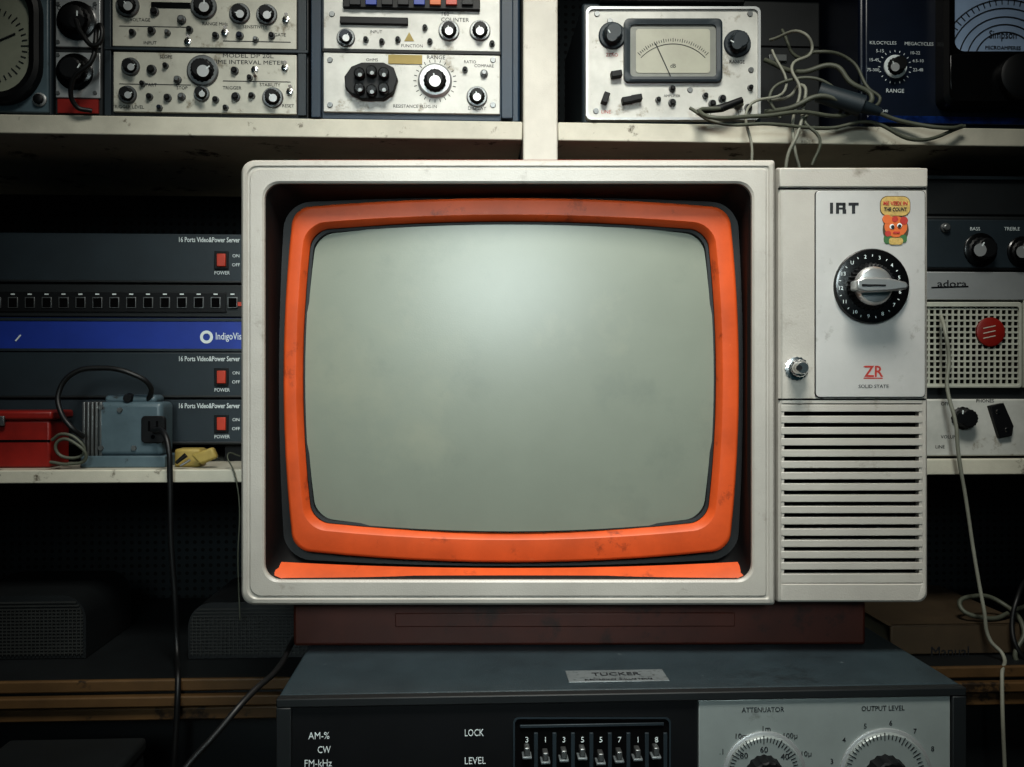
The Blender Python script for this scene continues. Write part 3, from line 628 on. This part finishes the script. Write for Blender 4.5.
A.part('grille_backing',gapdark); A.box('grille_backing',919,304,1021,387,g,0.004)
A.part('grille_bars',grillw)
for i in range(17): A.box('grille_bars',922+i*6,306,924+i*6,386,g-0.003,0.002)
for i in range(14): A.box('grille_bars',921,308+i*5.8,1020,310+i*5.8,g-0.0032,0.002)
A.part('emblem',redbox); A.lathe('emblem',989.5,332,[(14.5,0),(14.5,0.003),(13,0.004)],g-0.0035,36); A.part('emblem_mark',panelw); 
for y in (327,332,337): A.rbox('emblem_mark',989.5,y,13,1.0,12,g-0.0079,0.0006)
A.part('side_cheek',grillw,0.001); A.box('side_cheek',1024,300,1088,388,g-0.004,0.008)
A.part('lower_panel',panelw2,0.002); A.box('lower_panel',917,399,1086,456,g-0.006,0.01)
A.knob(962,418,11.5,g-0.006,0.018,80,cap=blackp); A.part('socket',blackp,0.001); prism(A,'socket',[(990,406),(1004,403),(1014,426),(1012,436),(1000,438)],g-0.013,0.008)
A.part('socket_screw',chrome); A.lathe('socket_screw',998,412,[(2.5,0),(2,0.001)],g-0.013,12); A.lathe('socket_screw',1007,430,[(2.5,0),(2,0.001)],g-0.013,12)
for t,x,y in (('OFF',945,404),('VOLUME',950,437),('PHONES',985,401),('LINE',940,447)): A.text(t,x,y,3.4,ink,g-0.006)
A.finish()
cable('white_cord',SH,[(941,316,-0.003),(945,330,-0.02),(949,360,-0.02),(947,385,-0.02),(956,425,-0.025),(958,450,-0.022),(966,500,-0.012),(975,560,-0.012),(984,610,-0.02),(990,640,-0.02),(1003,655,-0.03),(1002,675,-0.056),(1006,800,-0.064)],0.0024,cablegrey)
A=Asm('storage_crate',SH,1010,216,0.15); A.part('crate',darkcase,0.002); A.box('crate',925,176,1090,215.5,0.04,0.16); A.part('crate_rim',slate,0.001); A.box('crate_rim',925,176,1090,180,0.035,0.01); A.finish()

A=Asm('instruction_manual',SH,945,'B',0.1)
A.part('cover',brownbook,0.002)
xa=SH.loc(880,650,0.03).x; xb=SH.loc(1015,650,0.03).x
A.rawbox('cover',xa,xb,0.0,0.22,ZB,ZB+0.004); A.rawbox('cover',xa,xb,0.0,0.22,ZB+0.034,ZB+0.038); A.rawbox('cover',xa,xb,0.0,0.006,ZB,ZB+0.038)
A.part('pages',paper); A.rawbox('pages',xa+0.004,xb-0.004,0.007,0.215,ZB+0.004,ZB+0.034)
A.text('Manual',950,652,10,ink,-0.0002)
r=A.finish()
cable('loose_lead',SH,[(1040,600,0.05),(1015,610,0.03),(985,618,0.01),(960,606,0.02),(975,596,0.03),(1000,602,0.03),(1024,630,-0.01),(1016,660,-0.02),(1024,664,-0.02)],0.003,cableolive)
cable('loose_lead',SH,[(1030,575,0.05),(1018,596,0.0),(1012,625,-0.01),(1018,650,-0.02),(1030,662,-0.02)],0.003,cableblk)
def meshbox(name,x0,y0,x1,dy,dep,rad):
    A=Asm(name,SH,(x0+x1)/2,'B',dy); A.part('shell',darkcase)
    zt_=SH.loc((x0+x1)/2,y0,dy).z; xa=SH.loc(x0,650,dy).x; xb=SH.loc(x1,650,dy).x
    pts=[]
    for cx_,cz,a0 in ((xb-rad,zt_-rad,0),(xa+rad,zt_-rad,90)):
        for i in range(9): a=math.radians(a0+i*90/8); pts.append((cx_+rad*math.cos(a),cz+rad*math.sin(a)))
    pts+= [(xa,ZB),(xb,ZB)]
    bm=A.p['shell'][0]
    a=[A.V(bm,Vector((x,dy,z))) for x,z in pts]; b=[A.V(bm,Vector((x,dy+dep,z))) for x,z in pts]
    bm.faces.new(a); bm.faces.new(b[::-1])
    for i in range(len(a)): bm.faces.new((a[i],b[i],b[(i+1)%len(a)],a[(i+1)%len(a)]))
    A.part('grille_ribs',mesh_d)
    z=ZB+0.006
    while z<zt_-0.006:
        e=0
        if z>zt_-rad: q=z-(zt_-rad); e=rad-math.sqrt(max(0,rad*rad-q*q))
        A.rawbox('grille_ribs',xa+e+0.003,xb-e-0.003,dy-0.002,dy+0.001,z,z+0.0018); z+=0.0042
    x=xa+0.006
    while x<xb-0.006:
        A.rawbox('grille_ribs',x,x+0.0012,dy-0.0025,dy+0.001,ZB+0.004,zt_-rad*0.6); x+=0.005
    A.finish()
meshbox('desk_speaker',-60,596,86,0.04,0.15,0.03)
meshbox('desk_speaker',188,602,330,0.03,0.15,0.03)
cable('mains_lead',DV,[(330,603,0.27),(298,635,0.19),(275,672,0.06),(245,700,0.0),(215,735,-0.02),(188,765,-0.03),(150,820,-0.05)],0.0026,cableblk)

# ------------------------------------------------------------------ LIGHTS / WORLD / CAMERA
w=bpy.data.worlds.new('world'); sc.world=w; w.use_nodes=True; w.node_tree.nodes['Background'].inputs[0].default_value=(0.25,0.75,0.9,1); w.node_tree.nodes['Background'].inputs[1].default_value=0.03
def area(name,loc,tgt,sx,sy,e,col,spread=180):
    l=bpy.data.lights.new(name,'AREA'); l.shape='RECTANGLE'; l.size=sx; l.size_y=sy; l.energy=e; l.color=col; l.spread=math.radians(spread)
    o=bpy.data.objects.new(name,l); sc.collection.objects.link(o); o.location=loc
    o.rotation_euler=(Vector(tgt)-Vector(loc)).to_track_quat('-Z','Y').to_euler()
area('ceiling_lamp',(0.08,-0.62,H+1.1),(0.03,0.12,H+0.0),0.5,0.3,4.9,(1.0,0.98,0.90),74)
area('front_fill',(-0.02,-1.8,H+0.5),(0.0,0.2,H-0.01),0.5,0.4,1.25,(0.86,0.99,1.0),36)  # added frontal fill to soften the contrast, stands for no real lamp
cd=bpy.data.cameras.new('camera'); co=bpy.data.objects.new('camera',cd); sc.collection.objects.link(co)
co.location=(0,-D,H); co.rotation_euler=(math.pi/2,0,0); cd.sensor_width=36; cd.lens=F/1024*36; cd.clip_start=0.01
sc.camera=co
sc.view_settings.view_transform='Standard'
try: sc.view_settings.look='Medium High Contrast'
except Exception as e: print('look',e)
